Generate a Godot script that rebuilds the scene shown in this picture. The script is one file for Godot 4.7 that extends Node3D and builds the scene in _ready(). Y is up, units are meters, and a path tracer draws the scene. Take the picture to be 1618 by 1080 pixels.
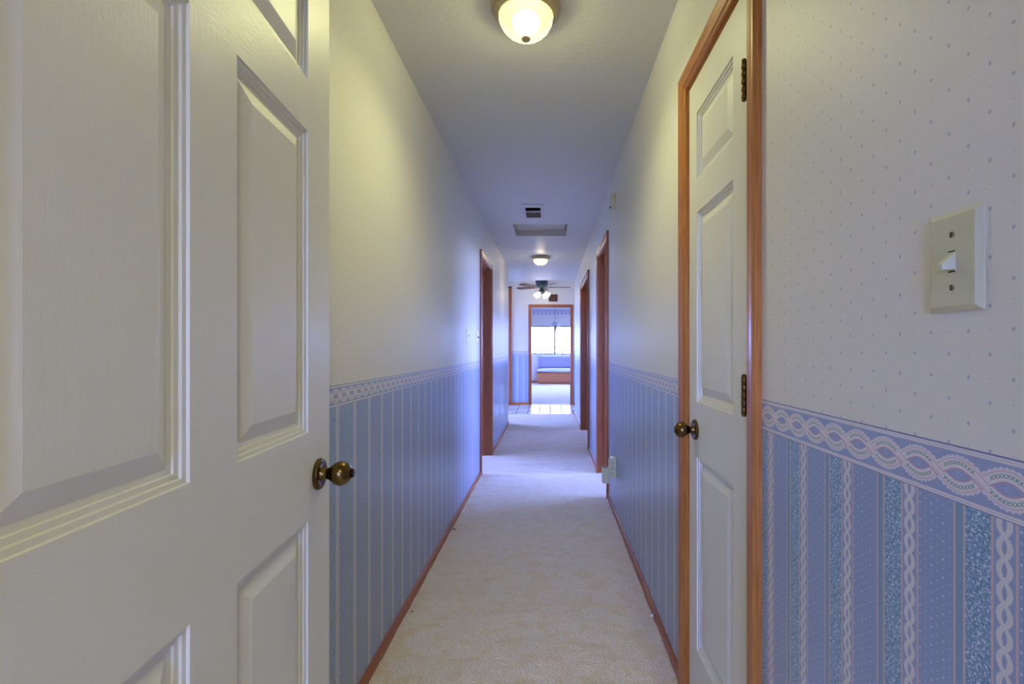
extends Node3D
# Distances: x to the right, y up, d (depth) away from the camera; a point is Vector3(x, y, -d).

const HALL_LEFT := -0.645
const HALL_RIGHT := 0.465
const CEIL := 2.43
const CEIL2 := 2.57
const BORDER_LOW := 0.995
const BORDER_TOP := 1.06
const STRIPE := 0.128

var M := {}
var used := {}
var rng := RandomNumberGenerator.new()


func _ready() -> void:
	rng.seed = 7
	set_view()
	set_sky()
	make_materials()
	build_ceiling()
	build_walls()
	build_floor()
	build_trims()
	build_baseboards()
	build_windows()
	build_doors()
	build_lamps()
	build_fan()
	build_wall_fittings()
	build_ceiling_fittings()
	build_far_room()
	build_outside()


# ------------------------------------------------------------------ view and light

func set_view() -> void:
	var cam := Camera3D.new()
	cam.name = "camera"
	cam.projection = Camera3D.PROJECTION_FRUSTUM
	cam.near = 0.05
	cam.far = 200.0
	cam.size = 2.0 * 540.0 / 750.0 * cam.near
	cam.frustum_offset = Vector2(-59.0, 11.0) / 750.0 * cam.near
	cam.position = Vector3(0, 1.17, 0)
	add_child(cam)
	cam.current = true


func set_sky() -> void:
	var env := Environment.new()
	var sky := Sky.new()
	var sm := ProceduralSkyMaterial.new()
	sm.sky_top_color = Color(0.52, 0.605, 1.0)
	sm.sky_horizon_color = Color(0.60, 0.68, 1.0)
	sm.ground_horizon_color = Color(0.60, 0.65, 0.9)
	sm.ground_bottom_color = Color(0.45, 0.5, 0.6)
	sm.sky_energy_multiplier = 1.0
	sm.ground_energy_multiplier = 1.0
	sky.sky_material = sm
	env.background_mode = Environment.BG_SKY
	env.sky = sky
	env.background_energy_multiplier = 50.0
	env.tonemap_mode = Environment.TONE_MAPPER_LINEAR
	env.tonemap_exposure = 1.04
	env.sdfgi_enabled = true
	env.ssao_enabled = true
	env.ssil_enabled = true
	var we := WorldEnvironment.new()
	we.name = "environment"
	we.environment = env
	add_child(we)


# ------------------------------------------------------------------ helpers

func P(x: float, y: float, d: float) -> Vector3:
	return Vector3(x, y, -d)


func numbered(called: String) -> String:
	var n: int = used.get(called, 0)
	used[called] = n + 1
	return called if n == 0 else "%s_%03d" % [called, n]


func tag(o: Node, label := "", category := "", group := "", kind := "") -> Node:
	if label: o.set_meta("label", label)
	if category: o.set_meta("category", category)
	if group: o.set_meta("group", group)
	if kind: o.set_meta("kind", kind)
	return o


func thing(called: String, label: String, category: String, at := Vector3.ZERO, group := "", kind := "") -> Node3D:
	var o := Node3D.new()
	o.name = numbered(called)
	add_child(o)
	o.position = at
	tag(o, label, category, group, kind)
	return o


func new_st() -> SurfaceTool:
	var st := SurfaceTool.new()
	st.begin(Mesh.PRIMITIVE_TRIANGLES)
	return st


func part(called: String, st: SurfaceTool, mat: Material, parent: Node3D, at := Vector3.ZERO) -> MeshInstance3D:
	return part_mesh(called, st.commit(), mat, parent, at)


func part_mesh(called: String, mesh: Mesh, mat: Material, parent: Node3D, at := Vector3.ZERO) -> MeshInstance3D:
	var o := MeshInstance3D.new()
	o.name = numbered(called) if parent == self else called
	o.mesh = mesh
	o.material_override = null
	for i in mesh.get_surface_count():
		o.set_surface_override_material(i, mat)
	parent.add_child(o, true)
	o.position = at
	o.cast_shadow = GeometryInstance3D.SHADOW_CASTING_SETTING_ON
	return o


func vert(st: SurfaceTool, p: Vector3, n: Vector3, uv: Vector2) -> void:
	st.set_normal(n)
	st.set_uv(uv)
	st.add_vertex(p)


func tri(st: SurfaceTool, a: Vector3, b: Vector3, c: Vector3, n: Vector3, ua := Vector2.ZERO, ub := Vector2.ZERO, uc := Vector2.ZERO) -> void:
	if (b - a).cross(c - a).dot(n) > 0.0:
		vert(st, a, n, ua); vert(st, c, n, uc); vert(st, b, n, ub)
	else:
		vert(st, a, n, ua); vert(st, b, n, ub); vert(st, c, n, uc)


func flat_uv(p: Vector3, n: Vector3, along: int) -> Vector2:
	# metres along the surface; v runs along the axis "along" (0 x, 1 y, 2 z) where the face holds it
	var a := n.abs()
	var uv: Vector2
	if a.x >= a.y and a.x >= a.z:
		uv = Vector2(-p.z * signf(n.x), -p.y) if along != 2 else Vector2(p.y, p.z)
	elif a.y >= a.z:
		uv = Vector2(p.x, p.z) if along != 0 else Vector2(p.z, p.x)
	else:
		uv = Vector2(p.x * signf(n.z), -p.y) if along != 0 else Vector2(p.y, p.x)
	return uv


func quad(st: SurfaceTool, a: Vector3, b: Vector3, c: Vector3, d: Vector3, out: Vector3, along := 1, shift := Vector2.ZERO) -> void:
	var n := (b - a).cross(c - a)
	if n.length_squared() < 1e-16:
		n = (c - a).cross(d - a)
	n = n.normalized()
	if n.dot(out) < 0.0:
		n = -n
	var u := [a, b, c, d].map(func(p): return flat_uv(p, n, along) + shift)
	tri(st, a, b, c, n, u[0], u[1], u[2])
	tri(st, a, c, d, n, u[0], u[2], u[3])


func box(st: SurfaceTool, lo: Vector3, hi: Vector3, bevel := 0.0, along := 1, shift := Vector2.ZERO) -> void:
	# a box between two corners, its edges chamfered by "bevel"
	var c := (lo + hi) * 0.5
	var h := ((hi - lo) * 0.5).abs()
	var k := minf(bevel, minf(h.x, minf(h.y, h.z)) * 0.9)
	for axis in 3:
		var e1 := (axis + 1) % 3
		var e2 := (axis + 2) % 3
		for s in [-1.0, 1.0]:
			var n := Vector3.ZERO
			n[axis] = s
			var q := []
			for ab in [[-1, -1], [1, -1], [1, 1], [-1, 1]]:
				var p := Vector3.ZERO
				p[axis] = s * h[axis]
				p[e1] = ab[0] * (h[e1] - k)
				p[e2] = ab[1] * (h[e2] - k)
				q.append(c + p)
			quad(st, q[0], q[1], q[2], q[3], n, along, shift)
	if k <= 0.0:
		return
	for axis in 3:
		var e1 := (axis + 1) % 3
		var e2 := (axis + 2) % 3
		for s in [-1.0, 1.0]:
			for t in [-1.0, 1.0]:
				var q := []
				for w in [[-1, 0], [1, 0], [1, 1], [-1, 1]]:
					var p := Vector3.ZERO
					p[axis] = w[0] * (h[axis] - k)
					p[e1] = s * (h[e1] - (0.0 if w[1] == 0 else k))
					p[e2] = t * (h[e2] - (k if w[1] == 0 else 0.0))
					q.append(c + p)
				var n := Vector3.ZERO
				n[e1] = s
				n[e2] = t
				quad(st, q[0], q[1], q[2], q[3], n, along, shift)
	for sx in [-1.0, 1.0]:
		for sy in [-1.0, 1.0]:
			for sz in [-1.0, 1.0]:
				var sg := Vector3(sx, sy, sz)
				var a := c + sg * Vector3(h.x, h.y - k, h.z - k)
				var b := c + sg * Vector3(h.x - k, h.y, h.z - k)
				var d := c + sg * Vector3(h.x - k, h.y - k, h.z)
				tri(st, a, b, d, sg.normalized())


func bx(st: SurfaceTool, x0: float, x1: float, y0: float, y1: float, d0: float, d1: float, bevel := 0.0, along := 1, shift := Vector2.ZERO) -> void:
	box(st, Vector3(x0, y0, -d1), Vector3(x1, y1, -d0), bevel, along, shift)


func cut_box(st: SurfaceTool, r: Array, holes: Array, shift := Vector2.ZERO) -> void:
	# r = [x0, x1, y0, y1, d0, d1]; each hole the same; what is left is built from blocks
	var cuts := []
	for axis in 3:
		var c := [r[axis * 2], r[axis * 2 + 1]]
		for h in holes:
			for k in 2:
				var v: float = h[axis * 2 + k]
				if v > r[axis * 2] + 1e-5 and v < r[axis * 2 + 1] - 1e-5 and not c.has(v):
					c.append(v)
		c.sort()
		cuts.append(c)
	for i in cuts[0].size() - 1:
		for j in cuts[1].size() - 1:
			for k in cuts[2].size() - 1:
				var m := [(cuts[0][i] + cuts[0][i + 1]) / 2, (cuts[1][j] + cuts[1][j + 1]) / 2, (cuts[2][k] + cuts[2][k + 1]) / 2]
				var inside := false
				for h in holes:
					if m[0] > h[0] and m[0] < h[1] and m[1] > h[2] and m[1] < h[3] and m[2] > h[4] and m[2] < h[5]:
						inside = true
				if not inside:
					bx(st, cuts[0][i], cuts[0][i + 1], cuts[1][j], cuts[1][j + 1], cuts[2][k], cuts[2][k + 1], 0.0, 1, shift)


func lathe(st: SurfaceTool, prof: Array, n := 32, at := Transform3D(), ribs := 0, rib := 0.0, twist := 0.0, sharp := 0.75) -> void:
	# prof: Vector2(radius, height) along the y axis of "at"
	var norms := []
	for i in prof.size() - 1:
		var t: Vector2 = prof[i + 1] - prof[i]
		norms.append(Vector2(t.y, -t.x).normalized())
	var middle := Vector2.ZERO
	for p in prof: middle += p
	for i in prof.size() - 1:
		var n0: Vector2 = norms[i]
		var n1: Vector2 = norms[i]
		if i > 0 and norms[i - 1].dot(norms[i]) > sharp: n0 = (norms[i - 1] + norms[i]).normalized()
		if i < norms.size() - 1 and norms[i + 1].dot(norms[i]) > sharp: n1 = (norms[i + 1] + norms[i]).normalized()
		for k in n:
			var pts := []
			var ns := []
			for w in [[0, 0], [1, 0], [1, 1], [0, 1]]:
				var th: float = TAU * (k + w[1]) / n
				var q: Vector2 = prof[i + w[0]]
				var nn: Vector2 = n1 if w[0] else n0
				var rr: float = q.x * (1.0 + (rib * cos(ribs * th + twist * q.y) if ribs else 0.0))
				pts.append(at * Vector3(rr * cos(th), q.y, rr * sin(th)))
				ns.append((at.basis * Vector3(nn.x * cos(th), nn.y, nn.x * sin(th))).normalized())
			var uv := [Vector2(float(k) / n, i), Vector2(float(k) / n, i + 1), Vector2(float(k + 1) / n, i + 1), Vector2(float(k + 1) / n, i)]
			for f in [[0, 1, 2], [0, 2, 3]]:
				var a: Vector3 = pts[f[0]]
				var b: Vector3 = pts[f[1]]
				var c: Vector3 = pts[f[2]]
				var cr := (b - a).cross(c - a)
				if cr.length_squared() < 1e-18: continue
				var o: Array = [f[0], f[1], f[2]] if cr.dot(ns[f[0]] + ns[f[1]] + ns[f[2]]) < 0.0 else [f[0], f[2], f[1]]
				for v in o: vert(st, pts[v], ns[v], uv[v])


func tube(st: SurfaceTool, a: Vector3, b: Vector3, ra: float, rb: float, n := 16) -> void:
	var up := (b - a).normalized()
	var side := up.cross(Vector3.RIGHT if absf(up.x) < 0.9 else Vector3.UP).normalized()
	lathe(st, [Vector2(0, 0), Vector2(ra, 0), Vector2(rb, a.distance_to(b)), Vector2(0, a.distance_to(b))], n, Transform3D(Basis(side, up, side.cross(up)), a))


func frame_of(out: Vector3, at: Vector3) -> Transform3D:
	# a frame whose y axis points along "out"
	var side := Vector3.UP.cross(out).normalized() if absf(out.y) < 0.9 else Vector3.RIGHT
	return Transform3D(Basis(side, out, side.cross(out)), at)


func strip(st: SurfaceTool, prof: Array, o: Vector3, across: Vector3, out: Vector3, run: Vector3, l0: float, l1: float, m0: float, m1: float) -> void:
	# a moulding: profile points (across, out), drawn along "run" from l0 to l1, ends mitred by m per unit across
	var mid := Vector2.ZERO
	for p in prof: mid += p
	mid /= prof.size()
	var ring0 := []
	var ring1 := []
	var round_ := [0.0]
	for i in prof.size():
		var p: Vector2 = prof[i]
		ring0.append(o + across * p.x + out * p.y + run * (l0 + m0 * p.x))
		ring1.append(o + across * p.x + out * p.y + run * (l1 + m1 * p.x))
		if i > 0: round_.append(round_[-1] + p.distance_to(prof[i - 1]))
	for i in prof.size() - 1:
		var e: Vector2 = prof[i + 1] - prof[i]
		var nn := Vector2(-e.y, e.x)
		var c: Vector2 = (prof[i] + prof[i + 1]) * 0.5
		if nn.dot(c - mid) < 0.0: nn = -nn
		var n := (across * nn.x + out * nn.y).normalized()
		var u0 := Vector2(round_[i], l0)
		var u1 := Vector2(round_[i + 1], l0)
		var u2 := Vector2(round_[i + 1], l1)
		var u3 := Vector2(round_[i], l1)
		tri(st, ring0[i], ring0[i + 1], ring1[i + 1], n, u0, u1, u2)
		tri(st, ring0[i], ring1[i + 1], ring1[i], n, u0, u2, u3)
	for i in range(1, prof.size() - 1):
		tri(st, ring0[0], ring0[i], ring0[i + 1], -run)
		tri(st, ring1[0], ring1[i], ring1[i + 1], run)


# ------------------------------------------------------------------ materials

func mat(called: String, color: Color, rough := 0.6, metal := 0.0) -> StandardMaterial3D:
	var m := StandardMaterial3D.new()
	m.resource_name = called
	m.albedo_color = color
	m.roughness = rough
	m.metallic = metal
	return m


func picture(w: int, h: int, at: Callable) -> ImageTexture:
	var bytes := PackedByteArray()
	bytes.resize(w * h * 3)
	var k := 0
	for j in h:
		for i in w:
			var c: Color = at.call(i, j)
			bytes[k] = int(clampf(c.r, 0, 1) * 255.0)
			bytes[k + 1] = int(clampf(c.g, 0, 1) * 255.0)
			bytes[k + 2] = int(clampf(c.b, 0, 1) * 255.0)
			k += 3
	return ImageTexture.create_from_image(Image.create_from_data(w, h, false, Image.FORMAT_RGB8, bytes))


func noise(freq: float, seed_: int, octaves := 3) -> FastNoiseLite:
	var n := FastNoiseLite.new()
	n.noise_type = FastNoiseLite.TYPE_SIMPLEX_SMOOTH
	n.frequency = freq
	n.seed = seed_
	n.fractal_octaves = octaves
	return n


func noise_tex(size: int, freq: float, seed_: int, octaves := 3) -> ImageTexture:
	return ImageTexture.create_from_image(noise(freq, seed_, octaves).get_seamless_image(size, size))


func paper(called: String, tex: Texture2D, tile: Vector2, rough: float) -> StandardMaterial3D:
	var m := mat(called, Color.WHITE, rough)
	m.albedo_texture = tex
	m.uv1_scale = Vector3(1.0 / tile.x, 1.0 / tile.y, 1)
	m.metallic_specular = 0.5
	return m


func draw_upper(i: int, j: int) -> Color:
	# cream paper with small grey-blue buds on a diagonal lattice and fainter specks between
	var c := Color(0.885, 0.875, 0.835)
	c = c.lerp(Color(0.85, 0.84, 0.795), 0.12 * absf(sin(j * 1.9 + sin(i * 0.7))))
	var u := fposmod(i / 256.0, 0.5) * 0.1028
	var v := fposmod(j / 256.0, 0.5) * 0.1024
	for k in 2:
		var du := u - (0.0128 if k == 0 else 0.0385)
		var dv := v - (0.0128 if k == 0 else 0.0384)
		var bud := Vector2(du / 0.0017, dv / 0.0024)
		if bud.length() < 1.0 and not (dv < -0.0004 and absf(du) < 0.0004):
			c = Color(0.69, 0.71, 0.755)
		if absf(du - 0.0004) < 0.0004 and dv > 0.0 and dv < 0.0036:
			c = Color(0.72, 0.74, 0.76)
		var dv2 := v - (0.0384 if k == 0 else 0.0128)
		if Vector2(du, dv2).length() < 0.0010:
			c = Color(0.80, 0.77, 0.78)
	return c


func draw_border(i: int, j: int) -> Color:
	# two lace ribbons plaited along a blue band between pale edge bands
	var x := i / 256.0
	var y := (j + 0.5) / 288.0 * 0.066
	var white := Color(0.875, 0.865, 0.86)
	var blue := Color(0.61, 0.66, 0.785)
	var deep := Color(0.45, 0.50, 0.68)
	var pink := Color(0.83, 0.72, 0.745)
	var c := blue
	var edge := minf(y, 0.066 - y)
	if edge < 0.0018: return deep
	if edge < 0.0078:
		if absf(edge - 0.0046) < 0.0005: return Color(0.76, 0.75, 0.79)
		return white if edge > 0.0024 and edge < 0.0072 else Color(0.78, 0.74, 0.77)
	var yy := y - 0.033
	var p := 0.0585
	var s := sin(PI * x)
	var slope := cos(PI * x) * PI / p * 0.0135
	var stretch := sqrt(1.0 + slope * slope)
	var which := 0
	var t := 0.0
	for k in [1, -1]:                       # +1 runs down to the right across the crossing and lies on top
		var off: float = (yy - k * 0.0135 * s) / stretch
		var rim := 0.0085 + 0.0008 * sin(x * TAU * 9.0) if off * k > 0 else 0.0075
		if absf(off) < rim:
			which = k
			t = off * k
	var over := (yy - 0.0135 * s * (-1.0 if x > 0.5 else 1.0)) / stretch
	if absf(over) < 0.0055 and (x < 0.15 or x > 0.85):
		return white if absf(absf(over) - 0.0037) > 0.0007 else pink
	if which != 0:
		c = white
		if absf(t - 0.0048) < 0.0006: c = pink
		elif absf(t + 0.0066) < 0.0007: c = Color(0.74, 0.58, 0.67)
		elif t > 0.0055 and sin(x * TAU * 18.0) > 0.6: c = Color(0.78, 0.79, 0.85)
		elif absf(t) < 0.0022 and s > 0.45:
			var a := fposmod(x * 13.0, 1.0) - 0.5
			if absf(absf(a) - absf(t) / 0.0055) < 0.13: c = Color(0.45, 0.60, 0.58)
	elif absf(yy) < 0.008 and s > 0.5:
		var r := Vector2((x - 0.5) * p, yy).length()
		if r < 0.0035 and sin(atan2(yy, (x - 0.5) * p) * 5.0 + r * 900.0) > 0.0: c = Color(0.70, 0.75, 0.86)
		elif r < 0.0012: c = Color(0.35, 0.45, 0.55)
	return c


func draw_stripe(i: int, j: int, n1: FastNoiseLite, n2: FastNoiseLite) -> Color:
	var x := (i + 0.5) / 320.0 * STRIPE
	var y := (j + 0.5) / 350.0 * 0.1398
	var blue := Color(0.585, 0.65, 0.765)
	var rose := Color(0.82, 0.735, 0.72)
	var pale := Color(0.845, 0.84, 0.83)
	var xs := x if x < 0.064 else x - STRIPE
	if absf(xs) < 0.012:                    # the twisted pair of lace strands
		var a := sin(y * TAU / 0.0466)
		a = signf(a) * pow(absf(a), 0.75)
		var wob := 0.0004 * sin(y * TAU / 0.00233)
		if absf(xs - 0.0060 * a) < 0.0033 + wob or absf(xs + 0.0060 * a) < 0.0033 + wob:
			return pale
		return Color(0.60, 0.655, 0.765)
	if absf(absf(xs) - 0.0135) < 0.0014 or absf(x - 0.068) < 0.0014 or absf(x - 0.081) < 0.0014:
		return rose
	if x < 0.068:                           # dotted blue
		var col := roundi((x - 0.0175) / 0.0088)
		var row := (y - col * 0.0035) / 0.010754
		var cy := (row - roundf(row)) * 0.010754
		var r := Vector2(x - 0.0175 - col * 0.0088, cy).length()
		if r < 0.0013: return Color(0.84, 0.86, 0.90) if col % 2 == 0 and posmod(roundi(row), 2) == 0 else Color(0.69, 0.75, 0.84)
		return blue
	if x < 0.081:
		return Color(0.53, 0.635, 0.71)
	# small sprigs on teal
	var a1 := n1.get_noise_3d(x * 1000.0, cos(y * TAU / 0.1398) * 22.2, sin(y * TAU / 0.1398) * 22.2)
	var a2 := n2.get_noise_3d(x * 1000.0, cos(y * TAU / 0.1398) * 22.2, sin(y * TAU / 0.1398) * 22.2)
	if a1 > 0.42: return Color(0.82, 0.85, 0.89)
	if absf(a2) < 0.09: return Color(0.66, 0.75, 0.83)
	return Color(0.43, 0.585, 0.67) if a2 > 0.0 else Color(0.48, 0.61, 0.74)


func wood(called: String, light: Color, dark: Color, seed_: int, rough: float) -> StandardMaterial3D:
	var n := noise(1.0, seed_, 3)
	var m := mat(called, Color.WHITE, rough)
	m.albedo_texture = picture(128, 512, func(i, j):
		var u: float = i / 128.0
		var a: float = TAU * j / 512.0
		var g: float = n.get_noise_3d(u * 16.0, cos(a) * 0.9, sin(a) * 0.9)
		var f: float = n.get_noise_3d(u * 70.0 + 40.0, cos(a) * 2.2, sin(a) * 2.2)
		var t: float = clampf(0.45 + 0.75 * g + 0.35 * f, 0.0, 1.0)
		return dark.lerp(light, t))
	m.uv1_scale = Vector3(1.0 / 0.11, 1.0 / 0.9, 1)
	return m


func make_materials() -> void:
	M.upper = paper("cream_wallpaper", picture(256, 256, draw_upper), Vector2(0.1028, 0.1024), 0.5)
	M.border = paper("border_wallpaper", picture(256, 288, draw_border), Vector2(0.0585, 0.066), 0.4)
	var n1 := noise(0.24, 5, 1)
	var n2 := noise(0.16, 9, 2)
	M.stripe = paper("striped_wallpaper", picture(320, 350, func(i, j): return draw_stripe(i, j, n1, n2)), Vector2(STRIPE, 0.1398), 0.32)
	var paper_bump := noise_tex(256, 0.06, 3)
	for k in ["upper", "border", "stripe"]:
		M[k].heightmap_enabled = true
		M[k].heightmap_texture = paper_bump
		M[k].heightmap_scale = 0.012
	M.ceiling = mat("ceiling_paint", Color(0.855, 0.855, 0.825), 0.55)
	M.ceiling.heightmap_enabled = true
	M.ceiling.heightmap_texture = noise_tex(512, 0.035, 12, 3)
	M.ceiling.heightmap_scale = 0.09
	M.ceiling.uv1_triplanar = true
	M.ceiling.uv1_world_triplanar = true
	M.ceiling.uv1_scale = Vector3.ONE * 1.6
	M.plain = mat("wall_paint", Color(0.87, 0.85, 0.83), 0.7)
	M.wood = wood("stained_fir", Color(0.765, 0.51, 0.235), Color(0.645, 0.385, 0.15), 21, 0.34)
	M.red_wood = wood("red_stained_fir", Color(0.68, 0.40, 0.235), Color(0.54, 0.285, 0.155), 33, 0.34)
	M.dark_wood = wood("walnut_blade", Color(0.36, 0.24, 0.16), Color(0.26, 0.16, 0.10), 40, 0.4)
	M.bench_wood = wood("bench_pine", Color(0.72, 0.47, 0.30), Color(0.62, 0.38, 0.22), 52, 0.45)
	var grain := noise(1.0, 77, 2)
	var grain_tex := picture(256, 512, func(i, j):
		var a: float = TAU * i / 256.0
		var b: float = TAU * j / 512.0
		var warp: float = grain.get_noise_2d(cos(b) * 1.3, sin(b) * 1.3) * 5.0
		var v: float = grain.get_noise_3d(cos(a) * 17.0 + warp, sin(a) * 17.0, sin(b) * 0.8)
		v = 0.5 + 0.5 * v
		return Color(v, v, v))
	M.door = mat("door_paint", Color(0.885, 0.88, 0.835), 0.42)
	M.door.heightmap_enabled = true
	M.door.heightmap_texture = grain_tex
	M.door.heightmap_scale = 0.028
	M.door.uv1_scale = Vector3(1.0 / 0.30, 1.0 / 0.75, 1)
	M.moulding = mat("door_paint_smooth", Color(0.885, 0.88, 0.835), 0.42)
	M.brass = mat("antique_brass", Color(0.42, 0.345, 0.21), 0.26, 1.0)
	M.dark_brass = mat("dark_brass", Color(0.16, 0.13, 0.10), 0.35, 1.0)
	M.hinge = mat("worn_brass_hinge", Color(0.42, 0.33, 0.19), 0.42, 1.0)
	M.black = mat("black_plastic", Color(0.05, 0.05, 0.06), 0.35)
	M.ivory = mat("ivory_plastic", Color(0.80, 0.79, 0.66), 0.32)
	M.white = mat("white_plastic", Color(0.90, 0.89, 0.86), 0.35)
	M.screw = mat("steel_screw", Color(0.55, 0.54, 0.5), 0.35, 1.0)
	M.dark = mat("dark_cavity", Color(0.07, 0.05, 0.04), 0.9)
	M.tan_metal = mat("tan_sheet_metal", Color(0.45, 0.40, 0.30), 0.6)
	M.vent_frame = mat("vent_paint", Color(0.83, 0.81, 0.80), 0.5)
	M.hatch = mat("hatch_board", Color(0.84, 0.81, 0.74), 0.7)
	M.fan_metal = mat("fan_motor_metal", Color(0.30, 0.36, 0.35), 0.35, 0.8)
	M.lamp_metal = mat("lamp_brushed_metal", Color(0.72, 0.66, 0.54), 0.45, 0.3)
	M.chime = mat("chime_brown", Color(0.32, 0.20, 0.20), 0.6)
	M.alu = mat("grey_aluminium", Color(0.48, 0.50, 0.55), 0.4, 0.5)
	M.glass = mat("window_glass", Color(0.95, 0.98, 1.0, 0.04), 0.02)
	M.glass.transparency = BaseMaterial3D.TRANSPARENCY_ALPHA
	M.cushion = mat("lilac_cloth", Color(0.60, 0.59, 0.70), 0.9)
	M.seat = mat("pale_cloth", Color(0.82, 0.82, 0.86), 0.85)
	M.pendant_glass = mat("pendant_glass", Color(0.80, 0.78, 0.82), 0.3)
	M.tile = mat("glazed_tile", Color(0.74, 0.72, 0.66), 0.26)
	M.tile2 = mat("glazed_tile_pale", Color(0.78, 0.75, 0.70), 0.28)
	M.tile.metallic_specular = 0.3
	M.tile2.metallic_specular = 0.3
	M.grout = mat("grout", Color(0.30, 0.28, 0.26), 0.9)
	M.rubber = mat("white_rubber", Color(0.88, 0.87, 0.85), 0.6)
	M.steel = mat("steel_rod", Color(0.45, 0.42, 0.38), 0.35, 1.0)
	M.lint = mat("white_lint", Color(0.93, 0.92, 0.9), 0.9)
	M.leaf = mat("tree_leaf", Color(0.42, 0.58, 0.30), 0.7)
	M.bark = mat("tree_bark", Color(0.36, 0.28, 0.22), 0.9)
	M.soil = mat("lawn", Color(0.27, 0.32, 0.19), 0.95)
	# cut pile: speckle of warm and cool beige tufts under broader patches of wear
	var fine := noise(0.22, 61, 2)
	var broad := noise(0.016, 62, 4)
	var fi := fine.get_seamless_image(512, 512)
	var bi := broad.get_seamless_image(512, 512)
	M.carpet = mat("beige_cut_pile", Color.WHITE, 0.95)
	M.carpet.albedo_texture = picture(512, 512, func(i, j):
		var f: float = fi.get_pixel(i, j).r - 0.5
		var b: float = bi.get_pixel(i, j).r - 0.5
		var tuft: Color = Color(0.95, 0.90, 0.82).lerp(Color(0.79, 0.71, 0.59), clampf(0.35 + 1.5 * f, 0, 1))
		return tuft.lerp(Color(0.84, 0.72, 0.47), clampf(1.5 * b, 0, 0.34)))
	M.carpet.heightmap_enabled = true
	M.carpet.heightmap_texture = ImageTexture.create_from_image(fi)
	M.carpet.heightmap_scale = 0.5
	M.carpet.uv1_scale = Vector3(1.0 / 0.95, 1.0 / 0.8, 1)
	M.carpet.rim_enabled = true
	M.carpet.rim = 1.0


# ------------------------------------------------------------------ setting

func build_ceiling() -> void:
	var c := thing("ceiling", "off-white textured ceiling over the hallway and the rooms beside it", "ceiling", Vector3.ZERO, "", "structure")
	var st := new_st()
	cut_box(st, [HALL_LEFT - 0.05, HALL_RIGHT + 0.05, CEIL, 2.70, 0.0, 8.72], [[-0.376, 0.192, 2.0, 3.0, 4.80, 5.30], [-0.222, -0.074, 2.0, 3.0, 4.20, 4.56]])
	bx(st, -3.3, HALL_LEFT - 0.05, CEIL, 2.70, 7.40, 8.72)
	part("hall_ceiling", st, M.ceiling, c)
	st = new_st()
	bx(st, -3.3, 2.5, CEIL2, 2.70, 8.72, 10.0)
	bx(st, -2.4, 2.8, CEIL2, 2.70, 10.0, 16.55)
	part("entry_ceiling", st, M.ceiling, c)
	st = new_st()
	bx(st, -2.7, 2.2, CEIL, 2.70, -3.12, 0.0)
	bx(st, -3.8, HALL_LEFT - 0.05, CEIL, 2.70, 2.7, 7.40)
	bx(st, HALL_RIGHT + 0.05, 3.8, CEIL, 2.70, 1.8, 8.72)
	part("room_ceiling", st, M.ceiling, c)
	st = new_st()
	bx(st, -3.9, 3.9, 2.70, 2.80, -3.2, 16.6)
	part("attic_deck", st, M.plain, c)


func papered(parent: Node3D, r: Array, holes: Array, low: float, top: float, phase: float, border_phase: float, head: float) -> void:
	# a wall block in three courses: striped paper, border, cream paper
	var st := new_st()
	cut_box(st, [r[0], r[1], -0.05, low, r[2], r[3]], holes, Vector2(phase, 0))
	part("striped_paper", st, M.stripe, parent)
	st = new_st()
	cut_box(st, [r[0], r[1], low, top, r[2], r[3]], holes, Vector2(border_phase, top))
	part("border_paper", st, M.border, parent)
	st = new_st()
	cut_box(st, [r[0], r[1], top, head, r[2], r[3]], holes, Vector2(0, 0))
	part("cream_paper", st, M.upper, parent)


const DOORWAYS := {
	"left": [4.465, 5.215, 2.035],
	"right": [3.775, 4.485, 2.035],
	"wide": [5.60, 6.86, 2.035],
	"closet": [1.100, 1.588, 2.035],
}


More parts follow.
